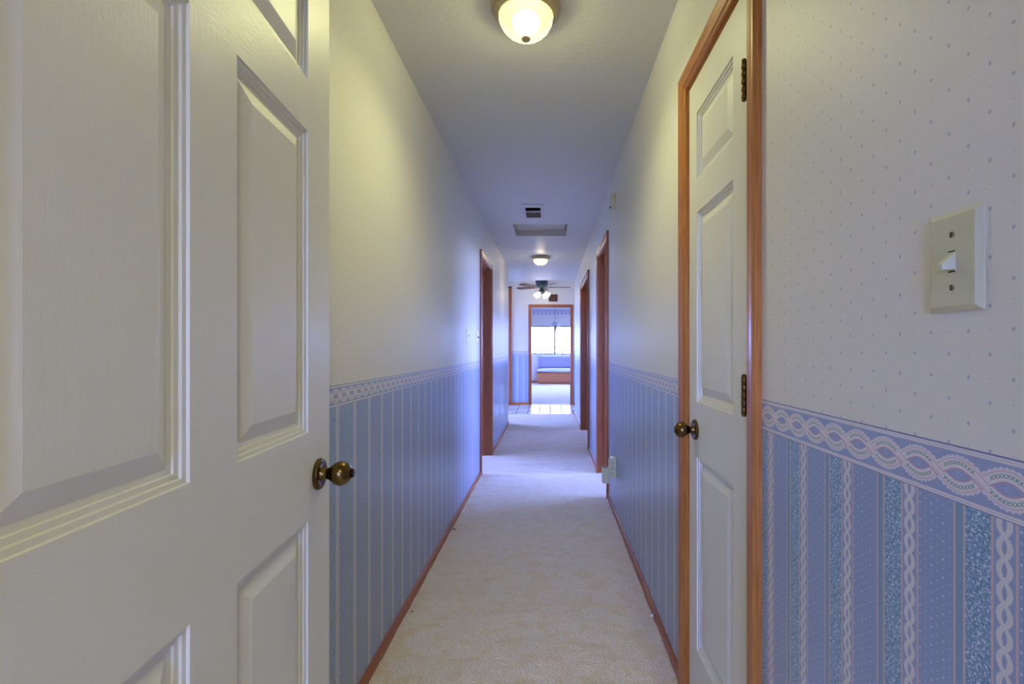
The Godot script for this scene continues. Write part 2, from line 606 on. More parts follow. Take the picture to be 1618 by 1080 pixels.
func build_walls() -> void:
	var l: Array = DOORWAYS.left
	var w := thing("wall_left", "hallway wall with cream paper above blue striped paper, beside the open door", "wall", Vector3.ZERO, "", "structure")
	papered(w, [HALL_LEFT - 0.12, HALL_LEFT, 0.0, 7.44], [[-1, 0, -1, l[2] + 0.018, l[0] - 0.018, l[1] + 0.018]], BORDER_LOW, BORDER_TOP, -1.445, 0.0, 2.5)
	var a: Array = DOORWAYS.right
	var b: Array = DOORWAYS.wide
	var c: Array = DOORWAYS.closet
	w = thing("wall_right", "hallway wall with cream paper above blue striped paper, holding the light switch", "wall", Vector3.ZERO, "", "structure")
	var holes := [[0, 1, -1, a[2] + 0.018, a[0] - 0.018, a[1] + 0.018], [0, 1, -1, b[2] + 0.018, b[0] - 0.018, b[1] + 0.018], [0, 0.55, -1, c[2] + 0.018, c[0] - 0.018, c[1] + 0.018]]
	papered(w, [HALL_RIGHT, HALL_RIGHT + 0.12, 0.0, 8.65], holes, BORDER_LOW, BORDER_TOP, 0.485, 0.481 + 0.0585 * 0.5, 2.5)
	w = thing("wall_far", "papered wall at the end of the hallway around the far doorway", "wall", Vector3.ZERO, "", "structure")
	papered(w, [-3.3, 2.5, 9.95, 10.07], [[-0.393, 0.458, -1, 2.058, 9.0, 11.0]], 1.05, 1.125, 0.03, 0.0, 2.62)
	# the bedroom end: the doorway the camera looks through, and the bedroom behind it
	var st := new_st()
	cut_box(st, [-2.7, 2.2, -0.05, 2.5, 0.08, 0.20], [[-0.66, 0.48, -1, 2.6, 0, 1]])
	cut_box(st, [HALL_LEFT, HALL_RIGHT, -0.05, 2.5, 0.08, 0.20], [[-0.425, 0.435, -1, 2.06, 0, 1]])
	cut_box(st, [-2.7, 2.2, -0.05, 2.5, -3.12, -3.0], [[-1.05, 0.55, 0.9, 2.0, -4, 0]])
	bx(st, -2.7, -2.6, -0.05, 2.5, -3.0, 0.08)
	bx(st, 2.1, 2.2, -0.05, 2.5, -3.0, 0.08)
	tag(part("wall_bedroom", st, M.plain, self), "plain cream walls of the bedroom behind the viewer", "wall", "", "structure")
	st = new_st()
	bx(st, -2.7, HALL_LEFT - 0.12, -0.05, 2.5, 2.7, 2.8)
	bx(st, -3.8, HALL_LEFT - 0.12, -0.05, 2.5, 7.32, 7.44)
	cut_box(st, [-2.7, -2.6, -0.05, 2.5, 2.8, 7.32], [[-4, -2, 0.75, 2.15, 4.7, 7.2]])
	tag(part("wall_left_room", st, M.plain, self), "plain cream walls of the room through the first doorway on the left", "wall", "", "structure")
	st = new_st()
	bx(st, HALL_RIGHT + 0.12, 2.5, -0.05, 2.5, 1.8, 1.9)
	bx(st, HALL_RIGHT + 0.12, 2.5, -0.05, 2.5, 5.05, 5.15)
	bx(st, HALL_RIGHT + 0.12, 2.5, -0.05, 2.5, 8.55, 8.65)
	cut_box(st, [2.4, 2.5, -0.05, 2.5, 1.9, 8.55], [[2, 3, 0.75, 2.15, 3.4, 5.0], [2, 3, 1.0, 2.0, 6.5, 7.5]])
	tag(part("wall_right_room", st, M.plain, self), "plain cream walls of the rooms through the doorways on the right", "wall", "", "structure")
	st = new_st()
	cut_box(st, [-3.3, -3.2, -0.05, 2.62, 7.44, 9.95], [[-4, -3, 0.7, 2.2, 7.9, 9.7]])
	cut_box(st, [2.4, 2.5, -0.05, 2.62, 8.65, 9.95], [[2, 3, 0.9, 2.1, 8.8, 9.8]])
	tag(part("wall_entry", st, M.plain, self), "plain cream end walls of the tiled entry", "wall", "", "structure")
	st = new_st()
	cut_box(st, [-2.4, -2.3, -0.05, 2.62, 10.07, 16.45], [[-3, -2, 0.9, 2.0, 12.4, 14.0]])
	cut_box(st, [2.7, 2.8, -0.05, 2.62, 10.07, 16.45], [[2, 3, 0.9, 2.0, 12.4, 14.0]])
	cut_box(st, [-2.4, 2.8, -0.05, 2.62, 16.4, 16.52], [[-1.25, 1.55, 0.985, 1.965, 16, 17]])
	var far_wall := part("wall_far_room", st, M.plain, self)
	tag(far_wall, "pale wall with the wide window in the room beyond the far doorway", "wall", "", "structure")
	# wallpaper border of hanging motifs under that room's ceiling
	st = new_st()
	bx(st, -2.3, 2.7, 2.38, 2.53, 16.394, 16.4)
	var paper_band := mat("pale_lilac_band", Color(0.80, 0.79, 0.85), 0.7)
	part("border_band", st, paper_band, far_wall)
	var motif := mat("mauve_print", Color(0.56, 0.52, 0.64), 0.8)
	for k in 20:
		st = new_st()
		var x := -1.35 + k * 0.137
		bx(st, x - 0.017, x + 0.017, 2.36, 2.44, 16.390, 16.395)
		bx(st, x - 0.05, x + 0.05, 2.475, 2.495, 16.390, 16.395)
		part("hanging_motif", st, motif, far_wall)


func carpet_patch(parent: Node3D, x0: float, x1: float, d0: float, d1: float, cell: float, rough: float) -> void:
	var nx := int(ceil((x1 - x0) / cell))
	var nd := int(ceil((d1 - d0) / cell))
	var swell := noise(1.0, 15, 3)
	var pile := noise(1.0, 16, 2)
	var verts := PackedVector3Array()
	var uvs := PackedVector2Array()
	var idx := PackedInt32Array()
	for j in nd + 1:
		for i in nx + 1:
			var x := lerpf(x0, x1, float(i) / nx)
			var d := lerpf(d0, d1, float(j) / nd)
			var y := 0.0075 * swell.get_noise_2d(x * 1.1, d * 4.6) + 0.0035 * swell.get_noise_2d(x * 4.0 + 30.0, d * 11.0)
			y += rough * pile.get_noise_2d(x * 75.0, d * 75.0)
			verts.append(P(x, y, d))
			uvs.append(Vector2(x, d))
	for j in nd:
		for i in nx:
			var a := j * (nx + 1) + i
			var b := a + nx + 1
			idx.append_array([a, b, b + 1, a, b + 1, a + 1])
	var st := SurfaceTool.new()
	var arr := []
	arr.resize(Mesh.ARRAY_MAX)
	arr[Mesh.ARRAY_VERTEX] = verts
	arr[Mesh.ARRAY_TEX_UV] = uvs
	arr[Mesh.ARRAY_INDEX] = idx
	var am := ArrayMesh.new()
	am.add_surface_from_arrays(Mesh.PRIMITIVE_TRIANGLES, arr)
	st.create_from(am, 0)
	st.generate_normals()
	part("carpet", st, M.carpet, parent)


func build_floor() -> void:
	var f := thing("floor", "beige cut-pile carpet running down the hallway to a strip of tile", "floor", Vector3.ZERO, "", "structure")
	var st := new_st()
	bx(st, -3.9, 3.9, -0.15, -0.02, -3.2, 16.6)
	part("subfloor", st, M.plain, f)
	carpet_patch(f, HALL_LEFT, HALL_RIGHT, 1.45, 4.2, 0.0085, 0.0030)
	carpet_patch(f, HALL_LEFT, HALL_RIGHT, 4.2, 8.54, 0.018, 0.0018)
	carpet_patch(f, HALL_LEFT, HALL_RIGHT, 0.0, 1.45, 0.03, 0.0)
	carpet_patch(f, -3.2, HALL_LEFT, 7.44, 8.54, 0.1, 0.0)
	carpet_patch(f, -2.6, HALL_LEFT, 2.8, 7.32, 0.15, 0.0)
	carpet_patch(f, HALL_RIGHT, 2.4, 1.9, 8.55, 0.15, 0.0)
	carpet_patch(f, -2.6, 2.1, -3.0, 0.08, 0.15, 0.0)
	carpet_patch(f, -2.3, 2.7, 9.98, 16.4, 0.06, 0.002)
	st = new_st()
	bx(st, -3.2, 2.4, -0.04, -0.006, 8.5, 10.0)
	part("grout", st, M.grout, f)
	var meshes := []
	for k in 2:
		st = new_st()
		box(st, Vector3(-0.0995, -0.008, -0.0995), Vector3(0.0995, 0.0, 0.0995), 0.002)
		meshes.append(st.commit())
	for i in range(-9, 9):
		for j in 7:
			var x := -0.086 + i * 0.2115
			var d := 8.54 + 0.101 + j * 0.2115
			if d + 0.1 > 9.99 + 0.1: continue
			part_mesh("tile", meshes[0], M.tile if (i * 3 + j * 5) % 4 else M.tile2, f, P(x, 0.0, d))


const CASING := [Vector2(0, 0), Vector2(0, 0.0065), Vector2(0.003, 0.0095), Vector2(0.010, 0.0115), Vector2(0.0135, 0.0155), Vector2(0.030, 0.0165), Vector2(0.045, 0.019), Vector2(0.053, 0.019), Vector2(0.057, 0.0155), Vector2(0.057, 0.0)]


func doorway(label: String, side: float, x: float, open: Array, depth: float, m: Material) -> Node3D:
	# casing and lining of a doorway in a side wall; side = +1 where the hall lies to the right of the wall
	var o := thing("trim_%d" % (used.get("trims", 0) + 1), label, "door frame", P(x, 0, open[0]), "", "structure")
	used.trims = used.get("trims", 0) + 1
	var out := Vector3(side, 0, 0)
	var fwd := Vector3(0, 0, -1)
	var width: float = open[1] - open[0]
	var top: float = open[2]
	var reveal := 0.005
	var st := new_st()
	strip(st, CASING, fwd * -reveal, -fwd, out, Vector3.UP, -0.01, top + reveal, 0, 1)
	part("side_casing", st, m, o)
	st = new_st()
	strip(st, CASING, fwd * (width + reveal), fwd, out, Vector3.UP, -0.01, top + reveal, 0, 1)
	part("side_casing", st, m, o)
	st = new_st()
	strip(st, CASING, Vector3.UP * (top + reveal), Vector3.UP, out, fwd, -reveal, width + reveal, -1, 1)
	part("head_casing", st, m, o)
	# lining boards and stop strips
	var xa := minf(0.0, -side * depth)
	var xb := maxf(0.0, -side * depth)
	st = new_st()
	bx(st, xa, xb, -0.01, top + 0.018, -0.018, 0.0, 0.001)
	part("jamb", st, m, o)
	st = new_st()
	bx(st, xa, xb, -0.01, top + 0.018, width, width + 0.018, 0.001)
	part("jamb", st, m, o)
	st = new_st()
	bx(st, xa, xb, top, top + 0.018, 0.0, width, 0.001, 2)
	part("head_jamb", st, m, o)
	if depth > 0.08:
		var s0 := -side * 0.052
		var s1 := -side * 0.086
		st = new_st()
		bx(st, minf(s0, s1), maxf(s0, s1), 0.0, top - 0.011, 0.0, 0.011, 0.002)
		part("stop", st, m, o)
		st = new_st()
		bx(st, minf(s0, s1), maxf(s0, s1), 0.0, top - 0.011, width - 0.011, width, 0.002)
		part("stop", st, m, o)
		st = new_st()
		bx(st, minf(s0, s1), maxf(s0, s1), top - 0.011, top, 0.0, width, 0.002, 2)
		part("stop", st, m, o)
	return o


func build_trims() -> void:
	doorway("honey stained wood frame around the narrow white closet door", -1, HALL_RIGHT, DOORWAYS.closet, 0.07, M.wood)
	var t := doorway("reddish wood frame of the open doorway in the left hallway wall", 1, HALL_LEFT, DOORWAYS.left, 0.12, M.red_wood)
	var st := new_st()
	bx(st, -0.112, -0.088, 0.89, 0.95, 0.7475, 0.7490, 0.0005)
	tag(part("strike_plate", st, M.brass, t), "small brass strike plate")
	doorway("brown wood frame of the open doorway beside the plug-in adapter", -1, HALL_RIGHT, DOORWAYS.right, 0.12, M.red_wood)
	doorway("reddish wood frame of the wide opening farther down the right wall", -1, HALL_RIGHT, DOORWAYS.wide, 0.12, M.red_wood)
	# the far doorway
	var o := thing("trim_5", "reddish wood frame of the doorway at the end of the hall", "door frame", P(0.0, 0, 9.95), "", "structure")
	var out := Vector3(0, 0, 1)
	for s in [-1.0, 1.0]:
		var xin := -0.375 if s < 0 else 0.44
		st = new_st()
		strip(st, CASING, Vector3(xin + s * 0.005, 0, 0), Vector3(s, 0, 0), out, Vector3.UP, -0.01, 2.045, 0, 1)
		part("side_casing", st, M.red_wood, o)
		st = new_st()
		bx(st, minf(xin, xin + s * 0.018), maxf(xin, xin + s * 0.018), -0.01, 2.058, 0.0, 0.12, 0.001)
		part("jamb", st, M.red_wood, o)
	st = new_st()
	strip(st, CASING, Vector3(0, 2.045, 0), Vector3.UP, out, Vector3.RIGHT, -0.38, 0.445, -1, 1)
	part("head_casing", st, M.red_wood, o)
	st = new_st()
	bx(st, -0.375, 0.44, 2.04, 2.058, 0.0, 0.12, 0.001, 0)
	part("head_jamb", st, M.red_wood, o)
	# tall post at the left of the far wall
	o = thing("trim_6", "tall thin wooden post with dark knots at the far left corner", "post", P(-0.82, 0, 9.92), "", "structure")
	st = new_st()
	bx(st, -0.03, 0.03, -0.01, 2.47, 0.0, 0.03, 0.004)
	part("post", st, M.red_wood, o)
	st = new_st()
	bx(st, -0.04, 0.035, 2.45, 2.475, -0.01, 0.03, 0.003)
	part("cap", st, M.dark_wood, o)
	for y in [0.35, 0.62, 1.1, 1.42, 1.74]:
		st = new_st()
		lathe(st, [Vector2(0.0, 0.002), Vector2(0.011, 0.0015), Vector2(0.012, -0.004)], 12, frame_of(Vector3(0, 0, 1), Vector3(0.005, y, 0)))
		part("knot", st, M.dark_wood, o)
	# frame of the bedroom doorway that the open door hangs in
	o = thing("trim_7", "wood frame of the bedroom doorway the viewer looks through", "door frame", P(0.0, 0, 0.08), "", "structure")
	for s in [-1.0, 1.0]:
		var xin := -0.407 if s < 0 else 0.417
		st = new_st()
		bx(st, minf(xin, xin + s * 0.018), maxf(xin, xin + s * 0.018), -0.01, 2.058, 0.0, 0.12, 0.001)
		part("jamb", st, M.wood, o)
	st = new_st()
	bx(st, -0.407, 0.417, 2.04, 2.058, 0.0, 0.12, 0.001, 0)
	part("head_jamb", st, M.wood, o)


func build_baseboards() -> void:
	var prof := [Vector2(-0.02, 0), Vector2(-0.02, 0.012), Vector2(0.031, 0.012), Vector2(0.037, 0.009), Vector2(0.039, 0.004), Vector2(0.039, 0)]
	var l: Array = DOORWAYS.left
	var a: Array = DOORWAYS.right
	var b: Array = DOORWAYS.wide
	var c: Array = DOORWAYS.closet
	var fwd := Vector3(0, 0, -1)
	var o := thing("baseboard_left", "narrow reddish wood baseboard along the left hallway wall", "baseboard", P(HALL_LEFT, 0, 0), "", "structure")
	for r in [[0.2, l[0] - 0.062], [l[1] + 0.062, 7.44]]:
		var st := new_st()
		strip(st, prof, Vector3.ZERO, Vector3.UP, Vector3.RIGHT, fwd, r[0], r[1], 0, 0)
		part("board", st, M.red_wood, o)
	o = thing("baseboard_right", "narrow reddish wood baseboard along the right hallway wall", "baseboard", P(HALL_RIGHT, 0, 0), "", "structure")
	for r in [[0.2, c[0] - 0.062], [c[1] + 0.062, a[0] - 0.062], [a[1] + 0.062, b[0] - 0.062], [b[1] + 0.062, 8.65]]:
		var st := new_st()
		strip(st, prof, Vector3.ZERO, Vector3.UP, Vector3.LEFT, fwd, r[0], r[1], 0, 0)
		part("board", st, M.red_wood, o)
	o = thing("baseboard_far", "orange wood baseboard under the striped paper of the far wall", "baseboard", P(0, 0, 9.95), "", "structure")
	for r in [[-3.2, -0.85], [-0.79, -0.437], [0.502, 2.4]]:
		var st := new_st()
		strip(st, prof.map(func(p): return Vector2(p.x * 1.3, p.y)), Vector3.ZERO, Vector3.UP, Vector3(0, 0, 1), Vector3.RIGHT, r[0], r[1], 0, 0)
		part("board", st, M.wood, o)
	o = thing("baseboard_far_room", "wood baseboard below the window of the far room", "baseboard", P(0, 0, 16.4), "", "structure")
	var st := new_st()
	strip(st, prof.map(func(p): return Vector2(p.x * 2.0, p.y)), Vector3.ZERO, Vector3.UP, Vector3(0, 0, 1), Vector3.RIGHT, -2.3, -0.42, 0, 0)
	part("board", st, M.wood, o)


func window(called: String, label: String, at: Vector3, turn: float, w: float, h: float, mullion: float) -> void:
	# frame, sill, sashes and panes across an opening of w by h; local x along the wall, z into the room
	var o := thing(called, label, "window", at, "", "structure")
	o.rotation.y = turn
	var st := new_st()
	for s in [-1.0, 1.0]:
		box(st, Vector3(minf(s * w / 2, s * (w / 2 - 0.045)), 0, -0.06), Vector3(maxf(s * w / 2, s * (w / 2 - 0.045)), h, -0.005), 0.003)
	box(st, Vector3(-w / 2, 0, -0.06), Vector3(w / 2, 0.035, -0.005), 0.003)
	box(st, Vector3(-w / 2, h - 0.04, -0.06), Vector3(w / 2, h, -0.005), 0.003)
	part("window_frame", st, M.alu, o)
	st = new_st()
	box(st, Vector3(mullion - 0.03, 0.035, -0.055), Vector3(mullion + 0.03, h - 0.04, -0.01), 0.003)
	part("mullion", st, M.alu, o)
	for r in [[-w / 2 + 0.045, mullion - 0.03], [mullion + 0.03, w / 2 - 0.045]]:
		st = new_st()
		box(st, Vector3(r[0], 0.035, -0.034), Vector3(r[1], h - 0.04, -0.030))
		part("pane", st, M.glass, o)
	st = new_st()
	box(st, Vector3(-w / 2 - 0.03, -0.03, -0.005), Vector3(w / 2 + 0.03, 0.0, 0.035), 0.004)
	part("window_sill", st, M.alu, o)


func build_windows() -> void:
	window("window_1", "wide aluminium window with a centre mullion above the far bench", P(0.15, 0.985, 16.44), 0.0, 2.8, 0.98, 0.03)
	window("window_2", "bedroom window behind the viewer", P(-0.25, 0.9, -3.04), PI, 1.6, 1.1, 0.0)
	window("window_3", "window of the room through the left doorway", P(-2.63, 0.75, 5.95), PI / 2, 2.5, 1.4, 0.0)
	window("window_4", "window of the room behind the adapter doorway", P(2.43, 0.75, 4.2), -PI / 2, 1.6, 1.4, 0.0)
	window("window_5", "window of the room behind the wide opening", P(2.43, 1.0, 7.0), -PI / 2, 1.0, 1.0, 0.0)
	window("window_6", "entry window at the left end of the tiled entry", P(-3.23, 0.7, 8.8), PI / 2, 1.8, 1.5, 0.0)
	window("window_7", "entry window at the right end of the tiled entry", P(2.43, 0.9, 9.3), -PI / 2, 1.0, 1.2, 0.0)
	window("window_8", "wide side window in the left wall of the far room", P(-2.33, 0.9, 13.2), PI / 2, 1.6, 1.1, 0.0)
	window("window_9", "wide side window in the right wall of the far room", P(2.73, 0.9, 13.2), -PI / 2, 1.6, 1.1, 0.0)


const STICKING := [Vector2(0, 0), Vector2(0.0010, 0.0040), Vector2(0.0075, 0.0046), Vector2(0.0085, 0.0082), Vector2(0.0150, 0.0090), Vector2(0.0160, 0.0120), Vector2(0.022, 0.0128), Vector2(0.0235, 0.0128), Vector2(0.047, 0.0040), Vector2(0.049, 0.0034)]


func panel_mesh(w: float, h: float, t: float, field: bool) -> SurfaceTool:
	# a moulded raised panel: rings of the profile with mitred corners, then the flat field
	var st := new_st()
	var rings := []
	for p in STICKING:
		var x0: float = -w / 2 + p.x
		var y0: float = -h / 2 + p.x
		rings.append([Vector3(x0, y0, t - p.y), Vector3(-x0, y0, t - p.y), Vector3(-x0, -y0, t - p.y), Vector3(x0, -y0, t - p.y)])
	for i in 0 if field else rings.size() - 1:
		for k in 4:
			var k2 := (k + 1) % 4
			quad(st, rings[i][k], rings[i][k2], rings[i + 1][k2], rings[i + 1][k], Vector3(0, 0, 1), 0 if k % 2 == 0 else 1)
	if not field:
		return st
	var f: Array = rings[-1]
	quad(st, f[0], f[1], f[2], f[3], Vector3(0, 0, 1))
	quad(st, Vector3(-w / 2, -h / 2, 0), Vector3(w / 2, -h / 2, 0), Vector3(w / 2, h / 2, 0), Vector3(-w / 2, h / 2, 0), Vector3(0, 0, -1))
	return st


func panel_door(o: Node3D, w: float, t: float, cols: Array, y0: float, top: float) -> void:
	# stiles, rails and raised panels of a moulded panel door; local x from the hinge side, z out of its face
	var rows := [[0.215, 0.827], [1.003, 1.602], [1.705, 1.918]]
	var edges := [0.0]
	for c in cols:
		edges.append_array([c[0], c[1]])
	edges.append(w)
	for k in range(0, edges.size(), 2):
		var outer: bool = k == 0 or k == edges.size() - 2
		var spans := [[y0, top]] if outer else rows
		for s in spans:
			var st := new_st()
			box(st, Vector3(edges[k], s[0], 0), Vector3(edges[k + 1], s[1], t), 0.0, 1, Vector2(0.13 * k, 0.21 * k))
			part("stile", st, M.door, o)
	var ry := [y0, rows[0][0], rows[0][1], rows[1][0], rows[1][1], rows[2][0], rows[2][1], top]
	for k in range(0, 8, 2):
		var st := new_st()
		box(st, Vector3(edges[1], ry[k], 0), Vector3(edges[edges.size() - 2], ry[k + 1], t), 0.0, 0, Vector2(0.07 * k, 0.31 * k))
		part("rail", st, M.door, o)
	for c in cols:
		for r in rows:
			var p := part("panel", panel_mesh(c[1] - c[0], r[1] - r[0], t, true), M.door, o, Vector3((c[0] + c[1]) / 2, (r[0] + r[1]) / 2, 0))
			part("moulding", panel_mesh(c[1] - c[0], r[1] - r[0], t, false), M.moulding, p)


func knob_set(o: Node3D, at: Vector3, privacy: bool) -> void:
	# rose, neck and ball of a door knob standing out along local +z
	var f := frame_of(Vector3(0, 0, 1), Vector3.ZERO)
	var k := Node3D.new()
	k.name = "knob_set"
	o.add_child(k, true)
	k.position = at
	var st := new_st()
	lathe(st, [Vector2(0, 0), Vector2(0.0325, 0), Vector2(0.0330, 0.003), Vector2(0.0315, 0.005), Vector2(0.0300, 0.0052), Vector2(0.0298, 0.0075), Vector2(0.0275, 0.0085), Vector2(0.023, 0.0088), Vector2(0.017, 0.007), Vector2(0.012, 0.007)], 48, f)
	part("rose", st, M.brass, k)
	st = new_st()
	lathe(st, [Vector2(0.014, 0.006), Vector2(0.0125, 0.010), Vector2(0.0115, 0.017), Vector2(0.0125, 0.023), Vector2(0.016, 0.027)], 32, f)
	part("neck", st, M.brass, k)
	st = new_st()
	var ball := [Vector2(0.010, 0.0245)]
	for i in 15:
		var a := PI * (0.13 + 0.70 * i / 14.0)
		ball.append(Vector2(0.0255 * sin(a), 0.0455 - 0.0235 * cos(a)))
	var rim: Vector2 = ball[-1]
	if privacy:
		ball.append_array([Vector2(0.0105, rim.y + 0.001), Vector2(0.0095, rim.y - 0.001), Vector2(0.0, rim.y - 0.001)])
	else:
		ball.append_array([Vector2(0.010, rim.y + 0.0022), Vector2(0.0, rim.y + 0.003)])
	lathe(st, ball, 48, f)
	part("ball", st, M.brass, k)
	if privacy:
		st = new_st()
		lathe(st, [Vector2(0.009, rim.y - 0.001), Vector2(0.009, rim.y + 0.0055), Vector2(0.0075, rim.y + 0.007), Vector2(0, rim.y + 0.007)], 24, f)
		part("lock_button", st, M.dark_brass, k)


func hinge(o: Node3D, at: Vector3) -> void:
	# a butt hinge: two leaves let into the wood and a five-knuckle barrel with ball tips
	var k := Node3D.new()
	k.name = "hinge"
	o.add_child(k, true)
	k.position = at
	var st := new_st()
	box(st, Vector3(0.001, -0.0445, -0.004), Vector3(0.013, 0.0445, 0.0012), 0.0005)
	box(st, Vector3(-0.0015, -0.0445, -0.004), Vector3(0.0015, 0.0445, 0.0120), 0.0005)
	part("leaf", st, M.hinge, k)
	for i in 5:
		st = new_st()
		var y := -0.0445 + i * 0.0178
		lathe(st, [Vector2(0, y), Vector2(0.0055, y), Vector2(0.0062, y + 0.0008), Vector2(0.0062, y + 0.0165), Vector2(0.0055, y + 0.0173), Vector2(0, y + 0.0173)], 16, Transform3D(Basis(), Vector3(0.003, 0, 0.0135)))
		part("knuckle", st, M.hinge, k)
	for s in [-1.0, 1.0]:
		st = new_st()
		lathe(st, [Vector2(0, 0.0045), Vector2(0.004, 0.0035), Vector2(0.0055, 0.001), Vector2(0.005, -0.001)], 16, Transform3D(Basis(Vector3.RIGHT, Vector3(0, s, 0), Vector3(0, 0, s)), Vector3(0.003, s * 0.0455, 0.0135)))
		part("pin_tip", st, M.hinge, k)


func build_doors() -> void:
	# the open bedroom door: hinge near the viewer, free edge ahead; its visible face looks to the right
	var o := thing("door_1", "white six-panel door standing open at the left of the viewer", "door", Vector3.ZERO, "", "structure")
	var edge := P(-0.4905, 0.0, 1.058)
	var along := Vector3(-0.0907, 0, -1).normalized()      # from hinge to free edge
	var w := 0.832
	var t := 0.035
	# local x = along the door, y up, z out of the visible face
	var b := Basis(along, Vector3.UP, along.cross(Vector3.UP))
	if b.z.x < 0.0: b.z = -b.z
	o.transform = Transform3D(b, edge - along * w - b.z * t)
	panel_door(o, w, t, [[0.113, 0.364], [0.468, 0.719]], 0.012, 2.03)
	knob_set(o, Vector3(w - 0.062, 0.908, t), true)
	for y in [0.25, 1.03, 1.80]:
		hinge(o, Vector3(0.0, y, t))
	# the closet door on the right: hinge nearer the viewer
	o = thing("door_2", "narrow white closet door with three raised panels in the right wall", "door", P(HALL_RIGHT + 0.004, 0, 1.103), "", "structure")
	o.transform.basis = Basis(Vector3(0, 0, -1), Vector3.UP, Vector3(-1, 0, 0))
	o.position = P(HALL_RIGHT + 0.003 + 0.035, 0, 1.103)
	panel_door(o, 0.482, 0.035, [[0.106, 0.404]], 0.012, 2.03)
	knob_set(o, Vector3(0.482 - 0.066, 0.912, 0.035), false)
	for y in [0.22, 1.062, 1.795]:
		hinge(o, Vector3(-0.0015, y, 0.0365))


# ------------------------------------------------------------------ lamps

func omni(parent: Node3D, at: Vector3, color: Color, energy: float, size: float) -> void:
	var l := OmniLight3D.new()
	l.name = "light"
	parent.add_child(l, true)
	l.position = at
	l.light_color = color
	l.light_energy = energy
	l.light_size = size
	l.omni_range = 20.0
	l.omni_attenuation = 2.0
	l.shadow_enabled = true


func ceiling_lamp(label: String, at: Vector3, color: Color, energy: float, down: float, glow: Color, glow_energy: float) -> void:
	var o := thing("ceiling_lamp", label, "ceiling lamp", at, "flush lamps on the hallway ceiling")
	var st := new_st()
	lathe(st, [Vector2(0, 0), Vector2(0.126, 0), Vector2(0.130, -0.006), Vector2(0.1295, -0.014), Vector2(0.123, -0.020), Vector2(0.117, -0.021), Vector2(0.1165, -0.028), Vector2(0.112, -0.034), Vector2(0.104, -0.036), Vector2(0.101, -0.040), Vector2(0.097, -0.040), Vector2(0.097, -0.020), Vector2(0, -0.016)], 64)
	part("pan", st, M.lamp_metal, o)
	var g := mat("bowl_glass", Color(0.92, 0.90, 0.74, 0.82), 0.4)
	g.transparency = BaseMaterial3D.TRANSPARENCY_ALPHA
	g.emission_enabled = true
	g.emission = glow
	g.emission_energy_multiplier = 0.6
	var prof := []
	for i in 13:
		var a := PI / 2 * i / 12.0
		prof.append(Vector2(0.0985 * cos(a), -0.036 - 0.082 * sin(a)))
	st = new_st()
	lathe(st, prof, 96, Transform3D(), 20, 0.026, 30.0)
	part("glass_bowl", st, g, o)
	var bm := mat("bulb_glow", Color(1, 1, 1), 0.5)
	bm.emission_enabled = true
	bm.emission = glow.lerp(Color.WHITE, 0.6)
	bm.emission_energy_multiplier = glow_energy
	st = new_st()
	var ball := []
	for i in 11:
		var a := PI * i / 10.0
		ball.append(Vector2(0.052 * sin(a), -0.062 + 0.034 * cos(a)))
	lathe(st, ball, 32)
	part("bulb", st, bm, o)
	st = new_st()
	lathe(st, [Vector2(0.0, -0.117), Vector2(0.013, -0.1165), Vector2(0.0165, -0.120), Vector2(0.015, -0.125), Vector2(0.009, -0.1285), Vector2(0, -0.130)], 24)
	part("finial", st, M.lamp_metal, o)
	omni(o, Vector3(0, -0.062, 0), color, energy, 0.03)
	var l := SpotLight3D.new()                 # the open underside of the bowl throws most of the light downward
	l.name = "light"
	o.add_child(l, true)
	l.position = Vector3(0, -0.062, 0)
	l.rotation.x = -PI / 2
	l.light_color = color
	l.light_energy = down
	l.light_size = 0.03
	l.spot_angle = 77.0
	l.spot_angle_attenuation = 1.0
	l.spot_range = 20.0
	l.spot_attenuation = 2.0
	l.shadow_enabled = true


func build_lamps() -> void:
	ceiling_lamp("bright domed glass ceiling lamp at the near end of the hall", P(-0.086, CEIL, 1.746), Color(1.0, 0.99, 0.70), 0.10, 0.56, Color(1.0, 0.99, 0.76), 5.0)
	ceiling_lamp("lit glass ceiling lamp in the bedroom behind the viewer", P(0.45, CEIL, -1.2), Color(1.0, 0.99, 0.68), 0.40, 1.75, Color(1.0, 0.99, 0.76), 5.0)
	ceiling_lamp("smaller looking glass ceiling lamp farther down the hall", P(-0.12, CEIL, 6.5), Color(1.0, 0.95, 0.82), 0.08, 0.20, Color(1.0, 0.93, 0.85), 4.0)


